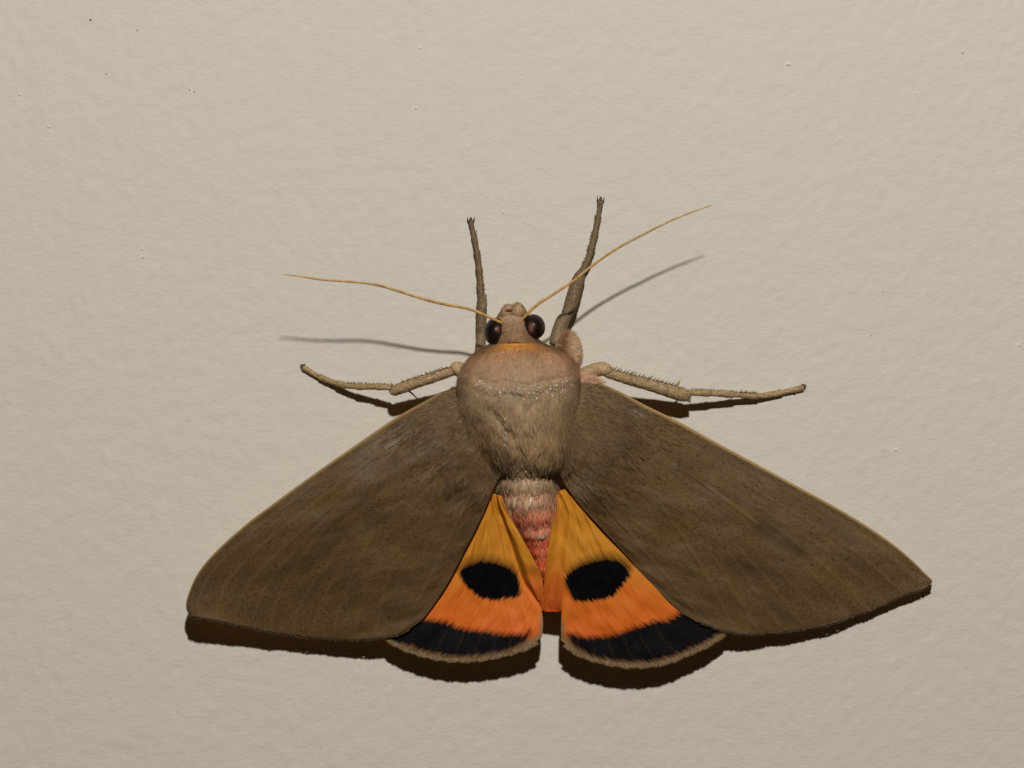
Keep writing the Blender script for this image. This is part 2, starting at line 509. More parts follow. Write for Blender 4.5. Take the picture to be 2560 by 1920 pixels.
def body_color(x, y, ux):
    n = bilook(fld, x / 6, y / 6)[:, None] * 0.06
    keys = [(770, alb(172, 148, 118)), (800, alb(176, 152, 122)), (826, alb(152, 122, 92)), (849, alb(156, 124, 92)), (853, alb(120, 84, 46)),
            (857, alb(204, 144, 66)), (867, alb(206, 148, 76)), (875, alb(166, 130, 92)), (925, alb(160, 133, 104)), (958, alb(154, 130, 102)),
            (975, alb(150, 128, 100)), (1010, alb(142, 120, 90)), (1100, alb(138, 114, 82)), (1165, alb(132, 110, 80)), (1180, alb(150, 128, 98)),
            (1205, alb(172, 148, 118)), (1228, alb(182, 142, 114)), (1242, alb(226, 166, 136)), (1270, alb(224, 142, 106)), (1295, alb(206, 114, 82)),
            (1318, alb(214, 136, 106)), (1345, alb(204, 98, 60)), (1400, alb(206, 92, 40)), (1450, alb(190, 76, 28))]
    ky = np.array([k[0] for k in keys]); kc = np.array([k[1] for k in keys])
    c = np.stack([np.interp(y, ky, kc[:, i]) for i in range(3)], -1)
    # gold only on the middle of the collar, pinkish sides
    g = (np.clip((np.abs(ux) - 0.38) / 0.35, 0, 1) * ((y > 850) & (y < 885)) * 1.0)[:, None]
    c = c * (1 - g) + g * alb(152, 122, 84)
    pk = (np.clip((ux - 0.45) / 0.4, 0, 1) * np.clip((965 - y) / 40, 0, 1) * np.clip((y - 872) / 15, 0, 1))[:, None]
    c = c * (1 - 0.45 * pk) + 0.45 * pk * alb(176, 138, 108)
    return np.clip(c * (1 + n), 0.003, 0.85)

bv = BW.reshape(-1, 3)
bf = []
for i in range(NS - 1):
    for j in range(NT):
        k = (j + 1) % NT
        bf.append((i * NT + j, (i + 1) * NT + j, (i + 1) * NT + k, i * NT + k))
bf.append(tuple(range(NT))); bf.append(tuple(range((NS - 1) * NT, NS * NT))[::-1])
body = add_mesh("body", bv, bf, m_body, moth)
UX = np.broadcast_to(ux, X.shape)
bcol = body_color(X.ravel(), Y.ravel(), UX.ravel())
vcol(body, np.clip(bcol, 0.003, 1))
body["label"] = "furry tan thorax, small head and coral red abdomen"

def body_fur(n):
    # area weighted sample of the grid cells facing outward
    A = np.linalg.norm(dS, axis=2) * np.linalg.norm(dT, axis=2) * np.where(UX ** 2 < 2, 1, 1)
    wgt = A * np.where(H > mid - 30, 1.0, 0.12)
    wgt *= np.where(Y < 858, 1.3, 1.0)
    p = (wgt / wgt.sum()).ravel()
    idx = rng.choice(len(p), n, p=p)
    x, y, h = X.ravel()[idx], Y.ravel()[idx], H.ravel()[idx]
    nrm = BN.reshape(-1, 3)[idx]
    pos = BW.reshape(-1, 3)[idx] + dS.reshape(-1, 3)[idx] * rng.uniform(-.5, .5, n)[:, None] + dT.reshape(-1, 3)[idx] * rng.uniform(-.25, .25, n)[:, None] + nrm * 0.2 * PX
    kk = (CAM_D + pos[:, 1]) / CAM_D
    x = pos[:, 0] / kk / PX + 1280; y = 960 - pos[:, 2] / kk / PX
    uxx = UX.ravel()[idx]
    # combing: towards the tail, converging on the back, clumped
    cl = bilook(fld, x / 4, y / 12); cl2 = bilook(fld, x / 5 + 90, y / 11 + 40)
    dx = np.where((y > 965) & (y < 1190), -0.40 * uxx * np.clip(np.abs(uxx) * 1.5, 0, 1), 0.05 * uxx) + 0.16 * cl + 0.06 * rng.normal(size=n)
    head = y < 856
    dx = np.where(head, 0.5 * rng.normal(size=n), dx)
    dz = np.where(head, np.interp(y, [795, 828], [0.9, -1.0]), -1.0)
    d = np.stack([dx, np.zeros(n), dz * np.ones(n)], -1)
    d -= (d * nrm).sum(1)[:, None] * nrm
    d /= np.linalg.norm(d, axis=1)[:, None] + 1e-9
    lift = np.interp(y, [770, 850, 860, 885, 960, 985, 1150, 1185, 1240, 1440], [.35, .35, .15, .04, .04, .07, .06, .06, .10, .12])
    lift = lift + 0.03 * rng.normal(size=n) + 0.03 * cl2
    d = d + nrm * lift[:, None]; d /= np.linalg.norm(d, axis=1)[:, None]
    L = np.interp(y, [770, 850, 860, 885, 955, 985, 1050, 1150, 1180, 1240, 1330, 1440], [10, 11, 13, 13, 14, 18, 26, 30, 30, 30, 20, 16])
    L = L * rng.uniform(0.7, 1.3, n) * PX
    W = np.interp(y, [770, 960, 1000, 1240, 1440], [1.5, 1.5, 1.5, 2.2, 2.2]) * rng.uniform(0.7, 1.3, n) * PX
    c = body_color(x, y, uxx) * np.where(y < 1200, 1.0, 0.0)[:, None] * np.array([1.22, 1.24, 1.30]) + body_color(x, y, uxx) * np.where(y < 1200, 0.0, 1.08)[:, None]
    c = c * np.exp(0.11 * rng.normal(size=n) + 0.05 * cl2)[:, None]
    c *= np.array([1, 1, 1]) + 0.05 * rng.normal(size=(n, 3))
    dark = rng.random(n) < 0.008
    c[dark] *= 0.6
    wh = (y > 1195) & (rng.random(n) < 0.20)
    c[wh] = c[wh] * 0.5 + 0.5 * alb(205, 176, 150)
    # stray hairs that soften the outline
    st = rng.random(n) < np.where(np.abs(uxx) > 0.8, 0.25, 0.04)
    d[st] = d[st] + nrm[st] * rng.uniform(0.15, 0.5, st.sum())[:, None]; d[st] /= np.linalg.norm(d[st], axis=1)[:, None]
    gl = 0.15 * rng.random(n)
    yrr = 962 - 34 * np.abs(uxx) ** 2.2 + 6 * np.sin(uxx * 9)
    rim = np.exp(-((y - yrr - 16) / 20) ** 2)
    gl = np.where(rng.random(n) < 0.12 * rim, 0.95, gl)
    gl = np.where((y > 1180) & (y < 1260) & (rng.random(n) < 0.3), 0.8, gl)
    gl = np.where((y > 1000) & (y < 1180) & (rng.random(n) < 0.03), 0.8, gl)
    g = gl > 0.5
    nrm2 = nrm + 0.28 * rng.normal(size=(n, 3)) * g[:, None]
    nrm2 /= np.linalg.norm(nrm2, axis=1)[:, None]
    c[g] = c[g] * 1.1 + 0.02
    ribbons("fur", pos, nrm2, d, L, W, np.c_[np.clip(c, 0.003, 0.85), gl], m_fur, body)
body_fur(110000)

def glint_scales():
    # shiny loose scales along the rear rim of the collar, on the right shoulder and in a few patches of the back
    arc = crom([(1184, 936, 0), (1204, 957, 0), (1221, 967, 0), (1249, 975, 0), (1297, 973, 0), (1319, 966, 0), (1340, 962, 0), (1362, 972, 0), (1400, 962, 0), (1428, 944, 0)], 200)
    k = rng.integers(0, 200, 230); pts = arc[k, :2] + rng.normal(size=(230, 2)) * [3, 4]
    sh = np.c_[rng.normal(1400, 18, 110), rng.normal(964, 17, 110)]
    mid_ = np.c_[rng.normal(1280, 45, 60), rng.normal(984, 9, 60)]
    bk = np.c_[rng.normal(1256, 8, 26), rng.normal(1046, 13, 26)]
    b2 = np.c_[rng.normal(1262, 6, 22), rng.normal(1092, 8, 22)]
    ab = np.c_[rng.normal(1318, 36, 60), rng.normal(1196, 11, 60)]
    a2 = np.c_[rng.normal(1325, 34, 50), rng.normal(1246, 6, 50)]
    q = np.vstack([pts, sh, mid_, bk, b2, ab, a2]); n = len(q)
    top = (H > mid)
    ti = np.argwhere(top)
    tx, ty = X[top], Y[top]
    j = np.array([np.argmin((tx - x) ** 2 + (ty - y) ** 2) for x, y in q])
    hh = H[top][j]; nr = BN[top][j]
    pos = P(q[:, 0], q[:, 1], hh + 4.5)
    half = np.array([0.04, -0.965, 0.22])
    nn = half + 0.10 * rng.normal(size=(n, 3)); nn = 0.85 * nn + 0.15 * nr; nn /= np.linalg.norm(nn, axis=1)[:, None]
    d = np.tile([0, 0, -1.0], (n, 1)) + 0.4 * rng.normal(size=(n, 3)); d -= (d * nn).sum(1)[:, None] * nn; d /= np.linalg.norm(d, axis=1)[:, None]
    c = np.tile(alb(150, 128, 98), (n, 1)) * np.exp(0.2 * rng.normal(size=n))[:, None]
    ribbons("glossy_scales", pos, nn, d, rng.uniform(3, 8, n) * PX, rng.uniform(1.2, 2.2, n) * PX, np.c_[c, rng.uniform(.3, 1.0, n)], m_fur, body, bend=0.0)
glint_scales()

def shoulder_fur():
    # longer hairs sweeping from the sides of the thorax over the wing roots
    n = 4500
    side = np.where(rng.random(n) < 0.55, 1, -1)
    y = rng.uniform(985, 1168, n)
    i = np.array([np.argmin(np.abs(stc[:, 0] - v)) for v in y])
    x = stc[i, 1] + side * stc[i, 2] * rng.uniform(0.80, 0.99, n)
    f = np.clip((x - stc[i, 1]) / stc[i, 2], -1, 1)
    md = stc[i, 4] + (stc[i, 3] - stc[i, 4]) * 0.46
    h = md + (stc[i, 3] - md) * np.sqrt(np.clip(1 - f * f, 0, 1)) - 2
    nn = np.stack([side * 0.6, -0.8 * np.ones(n), 0.1 * np.ones(n)], -1) + 0.1 * rng.normal(size=(n, 3))
    nn /= np.linalg.norm(nn, axis=1)[:, None]
    d = np.stack([side * rng.uniform(0.05, 0.55, n), 0.10 * rng.random(n), -1.0 * np.ones(n)], -1) + 0.08 * rng.normal(size=(n, 3))
    d /= np.linalg.norm(d, axis=1)[:, None]
    c = np.tile(alb(138, 116, 87), (n, 1)) * np.exp(0.10 * rng.normal(size=n))[:, None]
    ribbons("shoulder_fur", P(x, y, h), nn, d, rng.uniform(16, 38, n) * PX, rng.uniform(1.1, 1.7, n) * PX, np.c_[c, np.full(n, .1)], m_fur, body, bend=0.12)
shoulder_fur()

def tail_tuft():
    n = 120
    a = rng.uniform(-0.2, np.pi + 0.2, n); r = rng.uniform(5, 10, n)
    x = 1353 + 1.15 * r * np.cos(a); y = 1334 + r * np.sin(a)
    d = np.stack([0.5 * np.cos(a), -0.5 * np.ones(n), -0.5 * np.sin(a) - .3], -1) + 0.2 * rng.normal(size=(n, 3)); d /= np.linalg.norm(d, axis=1)[:, None]
    nn = np.tile([0, -0.8, 0.6], (n, 1)) + 0.1 * rng.normal(size=(n, 3)); nn -= (nn * d).sum(1)[:, None] * d; nn /= np.linalg.norm(nn, axis=1)[:, None]
    c = np.tile(alb(172, 146, 122), (n, 1)) * np.exp(0.15 * rng.normal(size=n))[:, None]
    ribbons("tail_tuft", P(x, y, np.full(n, 160.0)), nn, d, rng.uniform(4, 8, n) * PX, rng.uniform(1.1, 1.8, n) * PX, np.c_[np.clip(c, 0, .85), np.full(n, .2)], m_fur, body)
tail_tuft()

# ---- eyes
def ellipsoid(name, c, r, mat, parent, nu=64, nv=44, tilt=0.0, nz=0.0):
    a = np.linspace(0, 2 * np.pi, nu, endpoint=False); b_ = np.linspace(-np.pi / 2, np.pi / 2, nv)
    A, B_ = np.meshgrid(a, b_)
    lx = r[0] * np.cos(B_) * np.cos(A); ly = r[1] * np.sin(B_); lh = r[2] * np.cos(B_) * np.sin(A)
    ca, sa = math.cos(tilt), math.sin(tilt)
    x = c[0] + lx * ca - ly * sa; y = c[1] + lx * sa + ly * ca
    V = P(x, y, c[2] + lh)
    F = []
    for i in range(nv - 1):
        for j in range(nu):
            k = (j + 1) % nu
            F.append((i * nu + j, i * nu + k, (i + 1) * nu + k, (i + 1) * nu + j))
    ob = add_mesh(name, V.reshape(-1, 3), F, mat, parent)
    return ob, V
for c_, r_, t_, bl in (((1239, 829, 188), (29, 35, 36), 0.15, (1245, 823, 4, 7)), ((1334, 817, 190), (29, 32, 36), -0.25, (1328, 820, 6, 11))):
    eye, EV = ellipsoid("eye", c_, r_, m_eye, moth, tilt=t_)
    k_ = (CAM_D + EV[..., 1]) / CAM_D
    ex = EV[..., 0] / k_ / PX + 1280; ey = 960 - EV[..., 2] / k_ / PX
    bl_ = np.exp(-(((ex - bl[0]) / bl[2]) ** 2 + ((ey - bl[1]) / bl[3]) ** 2)) * (EV[..., 1] < -c_[2] * PX)
    fattr(eye, "eye_sheen", 0.8 * bl_)

# ---- palps: two stubby up-curved knobs in front of the face
def fuzz_on(name, V, n, length, width, colors, parent, dirf, lift=0.5, cap=None, gloss=0.1):
    """short hairs on a closed grid of points V (nv,nu,3)"""
    ds = np.gradient(V, axis=0); dt = np.roll(V, -1, 1) - np.roll(V, 1, 1)
    nr = np.cross(dt, ds); nr /= np.linalg.norm(nr, axis=2)[..., None] + 1e-15
    c0 = V.mean(1, keepdims=True)
    s = np.sign(((V - c0) * nr).sum(2, keepdims=True)); s[s == 0] = 1
    nr = nr * s
    A = (np.linalg.norm(ds, axis=2) * np.linalg.norm(dt, axis=2)).ravel()
    idx = rng.choice(len(A), n, p=A / A.sum())
    pos = V.reshape(-1, 3)[idx] + ds.reshape(-1, 3)[idx] * rng.uniform(-.5, .5, n)[:, None] + dt.reshape(-1, 3)[idx] * rng.uniform(-.25, .25, n)[:, None]
    nn = nr.reshape(-1, 3)[idx]
    d = np.tile(np.asarray(dirf, float), (n, 1)) + 0.3 * rng.normal(size=(n, 3))
    d -= (d * nn).sum(1)[:, None] * nn
    d /= np.linalg.norm(d, axis=1)[:, None] + 1e-9
    d = d + nn * (lift + 0.15 * rng.normal(size=n))[:, None]; d /= np.linalg.norm(d, axis=1)[:, None]
    t = rng.random(n)[:, None]
    c = (colors[0] * (1 - t) + colors[1] * t) * np.exp(0.15 * rng.normal(size=n))[:, None]
    return ribbons(name, pos, nn, d, length * PX * rng.uniform(.6, 1.3, n), width * PX * rng.uniform(.7, 1.3, n),
                   np.c_[np.clip(c, .003, .85), np.full(n, gloss)], m_fur, parent)

m_palp, nt, b = new_mat("palp_skin", 0.6, 0.3, alb(150, 124, 94))
for pts in ([(1268, 815, 150, 18), (1267, 797, 172, 20), (1271, 783, 192, 20), (1274, 777, 203, 16), (1277, 775, 210, 7)],
            [(1296, 815, 150, 18), (1298, 795, 172, 20), (1294, 780, 194, 20), (1289, 774, 206, 17), (1286, 771, 214, 8)]):
    p, r = curve3(pts, 16)
    v, f = tube(p, r, 16)
    pal = add_mesh("palp", v, f, m_palp, moth)
    fuzz_on("palp_scales", v.reshape(16, 16, 3), 900, 7, 2.2, (alb(158, 132, 100), alb(194, 170, 136)), pal, (0, -0.4, 1), 0.2)

m_hol, *_ = new_mat("palp_hollow", 0.7, 0.2, alb(84, 50, 36))
ellipsoid("palp_hollow", (1274, 776, 211), (10, 4.5, 6), m_hol, body, nu=20, nv=14, tilt=-0.15)  # solid dark ellipsoid standing in for the recess of the palps

# ---- antennae
def antenna(pts):
    c = crom(pts, 150)
    r = c[:, 3] * 0.88 * PX * (1 + 0.07 * np.sin(np.arange(150) * 2.2))
    v, f = tube(P(c[:, 0], c[:, 1], c[:, 2] * 0.965), r, 10)
    return add_mesh("antenna", v, f, m_ant, moth)
antenna([(1262, 812, 212, 4.6), (1247, 804, 220, 4.4), (1227, 795, 226, 4.0), (1194, 780, 230, 3.9), (1162, 770, 234, 3.8), (1103, 759, 248, 3.8),
         (1054, 746, 262, 3.7), (1006, 731, 276, 3.6), (957, 716, 288, 3.4), (908, 707, 298, 3.2), (843, 702, 308, 2.9), (794, 698, 314, 2.6),
         (745, 690, 320, 2.1), (709, 686, 324, 1.2)])
antenna([(1302, 806, 212, 4.6), (1308, 796, 220, 4.4), (1325, 778, 228, 4.2), (1347, 759, 232, 4.1), (1384, 735, 234, 4.0), (1434, 702, 238, 3.8),
         (1455, 685, 241, 3.7), (1497, 652, 246, 3.5), (1550, 617, 252, 3.3), (1620, 580, 256, 3.0), (1672, 554, 258, 2.7), (1725, 532, 258, 2.2),
         (1777, 514, 256, 1.2)])

# ---- wings
def shell(name, G, thick, mats, extra=None):
    """closed thin sheet from a (ns,na,3) grid of (px,py,h)"""
    ns, na = G.shape[:2]
    top = P(G[..., 0], G[..., 1], G[..., 2]).reshape(-1, 3)
    bot = P(G[..., 0], G[..., 1], G[..., 2] - thick).reshape(-1, 3)
    M = ns * na
    i = np.arange((ns - 1) * (na - 1)); r, c = i // (na - 1), i % (na - 1)
    a = r * na + c
    q = np.stack([a, a + 1, a + na + 1, a + na], -1)
    # face the camera (-Y)
    v0, v1, v3 = top[q[len(q) // 2, 0]], top[q[len(q) // 2, 1]], top[q[len(q) // 2, 3]]
    if np.cross(v1 - v0, v3 - v0)[1] > 0: q = q[:, ::-1]
    qb = q[:, ::-1] + M
    ring = [j for j in range(na)] + [r_ * na + na - 1 for r_ in range(1, ns)] + [(ns - 1) * na + j for j in range(na - 2, -1, -1)] + [r_ * na for r_ in range(ns - 2, 0, -1)]
    side = [(ring[k], ring[(k + 1) % len(ring)], ring[(k + 1) % len(ring)] + M, ring[k] + M) for k in range(len(ring))]
    ob = add_mesh(name, np.vstack([top, bot]), q.tolist() + qb.tolist() + side, mats, moth)
    mi = np.r_[np.zeros(len(q)), np.ones(len(qb)), np.zeros(len(side))].astype(int)
    ob.data.polygons.foreach_set("material_index", mi)
    for k, v in (extra or {}).items():
        vv = np.asarray(v, float)
        if vv.ndim == 3:
            uvattr(ob, np.vstack([vv.reshape(-1, 2)] * 2))
        else:
            fattr(ob, k, np.r_[vv.ravel(), vv.ravel()])
    return ob

def fringe(parent, edge, n, length, width, c0, c1, spread=0.25, taper=True):
    """row of scale hairs along an outer margin given as (n,3) rows px,py,h with the outward side found from the wing centre"""
    e = crom(edge, 400)
    t = np.gradient(e, axis=0)
    k = rng.uniform(0, 399, n); i0 = k.astype(int)
    base = e[i0] + (k - i0)[:, None] * t[i0]
    out = np.stack([-t[i0, 1], t[i0, 0]], -1); out /= np.linalg.norm(out, axis=1)[:, None]
    if np.median(out[:, 1]) < 0: out = -out                # margins face down the wall
    ang = spread * rng.normal(size=n)
    ox = out[:, 0] * np.cos(ang) - out[:, 1] * np.sin(ang); oy = out[:, 0] * np.sin(ang) + out[:, 1] * np.cos(ang)
    wav = 1 + 0.12 * np.sin(k / 400 * 2 * np.pi * 11 + 1.0) + 0.08 * np.sin(k / 400 * 2 * np.pi * 27)
    L = length * rng.uniform(0.55, 1.15, n) * wav
    inset = 2.0
    p0 = P(base[:, 0] - out[:, 0] * inset, base[:, 1] - out[:, 1] * inset, base[:, 2] + 0.6 + rng.uniform(-1.5, 1.0, n))
    p1 = P(base[:, 0] + ox * L, base[:, 1] + oy * L, base[:, 2] - 2 + rng.normal(size=n) * 2)
    d = p1 - p0; ln = np.linalg.norm(d, axis=1); d /= ln[:, None]
    nn = np.tile([0.0, -1.0, 0.12], (n, 1)) + 0.15 * rng.normal(size=(n, 3)); nn /= np.linalg.norm(nn, axis=1)[:, None]
    tt = rng.random(n)[:, None]
    c = (c0 * (1 - tt) + c1 * tt) * np.exp(0.15 * rng.normal(size=n))[:, None]
    return ribbons("fringe", p0, nn, d, ln, width * PX * rng.uniform(.7, 1.4, n), np.c_[np.clip(c, .003, .85), np.full(n, .1)], m_fur, parent, bend=0.05)

def forewing(costa, outer, inner, base, folds, shine_line, shine_w, smudges, mark, seed, ripple, costa_k=0.85):
    NSs, NAa = 190, 130
    C0, C1, B0, O0 = crom(costa, NSs), crom(inner, NSs), crom(base, NAa), crom(outer, NAa)
    G = coons(C0, C1, B0, O0)
    s = np.linspace(0, 1, NSs)[:, None] * np.ones((1, NAa)); a = np.ones((NSs, 1)) * np.linspace(0, 1, NAa)[None]
    px, py = G[..., 0], G[..., 1]
    wid = np.linalg.norm(C1[:, :2] - C0[:, :2], axis=1)[:, None]
    vein = np.zeros_like(s)
    # veins fan from the base and branch at the end of the cell
    for (a0, a1, s0) in [(.06, .05, 0), (.16, .13, .0), (.22, .21, .40), (.24, .29, .46), (.26, .37, .52), (.40, .46, .55), (.44, .55, .55),
                         (.47, .64, .52), (.49, .73, .42), (.50, .82, .30), (.80, .92, 0)]:
        t = np.clip((s - s0) / (1 - s0 + 1e-6), 0, 1)
        av = a0 + (a1 - a0) * t ** 0.8
        d = np.abs(a - av) * wid
        g = np.exp(-(d / 4.0) ** 2) * np.clip((s - s0) * 8, 0, 1)
        vein = np.maximum(vein, g)
    h = G[..., 2]
    edgef = np.clip(np.minimum.reduce([s / .08, (1 - s) / .04, a / .03, (1 - a) / .04]), 0, 1)
    h = h + 14 * np.sin(np.pi * a) * np.sin(np.pi * np.clip(s, 0.0, 1)) ** 0.7
    h += 1.6 * vein * edgef
    f = field((256, 256), 7, seed); f2 = field((256, 256), 3, seed + 1)
    h += edgef * (2.2 * bilook(f, s * 60, a * 60) + 0.6 * bilook(f2, s * 70, a * 90))
    h += ripple * np.sin(a * 40 + seed) * np.clip((s - .75) / .25, 0, 1) ** 2        # slight flutes at the outer margin
    # rolled costal edge
    h -= 9 * np.clip(1 - a * wid / 9, 0, 1) ** 2
    glow = np.zeros_like(s)
    for (line, amp, w) in folds:
        h += amp * np.exp(-(seg_dist(px, py, line) / w) ** 2)
        if amp > 3: glow = np.maximum(glow, np.exp(-(seg_dist(px, py, line[1:]) / 5) ** 2))  # highlight of the lit folds, painted pale through the vein attribute
    G[..., 2] = h
    # ragged outer margin
    rag = 1.8 * field((NAa, 4), 1.2, seed + 2)[:, 0]
    G[-1, :, 1] += rag * 0.7
    costa_m = np.clip(1 - a * wid / np.interp(s, [0, .2, .8, 1], [10, 13, 10, 5]), 0, 1)
    costa_m = costa_k * np.where(costa_m > 0, 0.15 + 0.85 * costa_m, 0)
    costa_m *= np.clip((s - 0.03) * 20, 0, 1)
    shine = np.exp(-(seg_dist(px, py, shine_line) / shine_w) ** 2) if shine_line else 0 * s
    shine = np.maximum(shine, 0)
    sm = 0 * s
    for (line, w, k) in smudges:
        sm = np.maximum(sm, k * np.exp(-(seg_dist(px, py, line) / w) ** 2))
    for (x, y, rx, ry) in mark:
        sm = np.maximum(sm, 0.95 * np.exp(-(((px - x + .6 * (py - y)) / rx) ** 2 + ((py - y) / ry) ** 4)))
    pale = np.clip(1 - s / 0.20, 0, 1) ** 1.2
    pale = np.maximum(pale, 0)
    uv = np.stack([s, a * np.clip(wid / 560, 0.2, 2)], -1) + seed
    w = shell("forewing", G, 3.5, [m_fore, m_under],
              {"wing_uv": uv, "vein": np.maximum(vein * np.clip(s * 1.4 - .2, 0, 1), 2.4 * glow), "costa": costa_m, "shine": shine, "smudge": sm, "pale": pale})  # vein also carries the painted fold highlight
    fringe(w, G[-1, ::6], 1800, 5.5, 2.0, alb(48, 37, 22), alb(76, 60, 38))
    # loose scale hairs on the wing root
    n = 5200
    si = (np.abs(rng.normal(size=n)) * 0.10 * (NSs - 1)).clip(0, NSs - 2).astype(int); ai = rng.integers(4, NAa - 2, n)
    pos = P(G[si, ai, 0], G[si, ai, 1], G[si, ai, 2] + 0.5)
    nxt = P(G[si + 1, ai, 0], G[si + 1, ai, 1], G[si + 1, ai, 2] + 0.5)
    pos = pos + (nxt - pos) * rng.random(n)[:, None]
    d = nxt - pos; d /= np.linalg.norm(d, axis=1)[:, None]
    nn = np.tile([0, -1.0, 0], (n, 1)) + 0.12 * rng.normal(size=(n, 3)); nn -= (nn * d).sum(1)[:, None] * d; nn /= np.linalg.norm(nn, axis=1)[:, None]
    d = d + 0.07 * nn + 0.10 * rng.normal(size=(n, 3)) * np.array([1, .2, 1]); d /= np.linalg.norm(d, axis=1)[:, None]
    t = np.clip(si / NSs / 0.22, 0, 1)[:, None]
    c = (alb(126, 104, 74) * (1 - t) + alb(86, 66, 38) * t) * np.exp(0.2 * rng.normal(size=n))[:, None]
    ribbons("root_fur", pos, nn, d, rng.uniform(14, 30, n) * PX, rng.uniform(1.2, 2.2, n) * PX, np.c_[np.clip(c, .003, .85), np.full(n, .1)], m_fur, w)
    return w, G

lw, LG = forewing(
    costa=[(1168, 972, 158), (1146, 970, 160), (1107, 979, 162), (1058, 1005, 165), (983, 1048, 178), (885, 1115, 190), (786, 1184, 190), (687, 1256, 182),
           (613, 1312, 170), (539, 1379, 152), (494, 1434, 136), (470, 1488, 129), (465, 1518, 126), (474, 1540, 124)],
    outer=[(474, 1540, 124), (500, 1545, 121), (539, 1552, 117), (638, 1573, 94), (736, 1589, 80), (835, 1598, 84), (909, 1599, 94), (964, 1594, 106),
           (1000, 1583, 114), (1036, 1564, 120)],
    inner=[(1255, 1186, 222), (1242, 1206, 203), (1230, 1232, 188), (1216, 1266, 178), (1196, 1310, 170), (1151, 1399, 153), (1117, 1463, 141), (1067, 1537, 124), (1036, 1564, 120)],
    base=[(1168, 972, 158), (1195, 1040, 228), (1225, 1120, 246), (1255, 1186, 222)],
    folds=[([(964, 1117), (1000, 1096), (1038, 1073)], 3.5, 6), ([(800, 1330), (900, 1250), (980, 1180)], 2.0, 9), ([(760, 1440), (860, 1350)], -2.0, 14)],
    shine_line=[(966, 1118), (1000, 1098), (1036, 1075)], shine_w=7,
    smudges=[([(690, 1440), (780, 1390), (840, 1330)], 30, 0.30), ([(900, 1140), (1010, 1160)], 30, 0.15)],
    mark=[(1122, 1243, 6, 11)], seed=31, ripple=0.8, costa_k=0.75)
rw, RG = forewing(
    costa=[(1432, 958, 150), (1464, 954, 150), (1499, 958, 148), (1548, 978, 144), (1608, 1010, 138), (1697, 1054, 128), (1795, 1108, 116), (1894, 1161, 104),
           (1993, 1215, 92), (2092, 1269, 80), (2166, 1314, 70), (2230, 1358, 62), (2280, 1400, 55), (2314, 1434, 50), (2331, 1451, 48), (2328, 1462, 47)],
    outer=[(2328, 1462, 47), (2290, 1477, 46), (2216, 1509, 44), (2141, 1538, 48), (2067, 1561, 56), (1993, 1576, 62), (1919, 1584, 72), (1870, 1585, 82), (1820, 1579, 94),
           (1776, 1567, 106), (1738, 1552, 114)],
    inner=[(1392, 1168, 228), (1400, 1185, 212), (1408, 1202, 197), (1420, 1222, 188), (1454, 1266, 180), (1499, 1315, 170), (1558, 1379, 155), (1613, 1439, 142), (1667, 1498, 128), (1706, 1533, 119), (1738, 1552, 114)],
    base=[(1432, 958, 150), (1428, 1030, 232), (1412, 1110, 250), (1392, 1168, 228)],
    folds=[([(1690, 1160), (1771, 1216), (1835, 1262), (1894, 1310)], 5.0, 6), ([(1660, 1118), (1740, 1170), (1830, 1240), (1940, 1330)], -2.0, 14), ([(1990, 1360), (2080, 1440), (2180, 1500)], 1.6, 9),
           ([(1480, 1010), (1600, 1042), (1760, 1110)], 2.5, 9)],
    shine_line=[(1502, 1012), (1550, 1022), (1598, 1040)], shine_w=14,
    smudges=[([(1905, 1318), (1960, 1352), (2000, 1380)], 18, 0.55), ([(1880, 1400), (1960, 1420)], 40, 0.25), ([(2150, 1460), (2170, 1485)], 12, 0.3)],
    mark=[], seed=47, ripple=1.4)

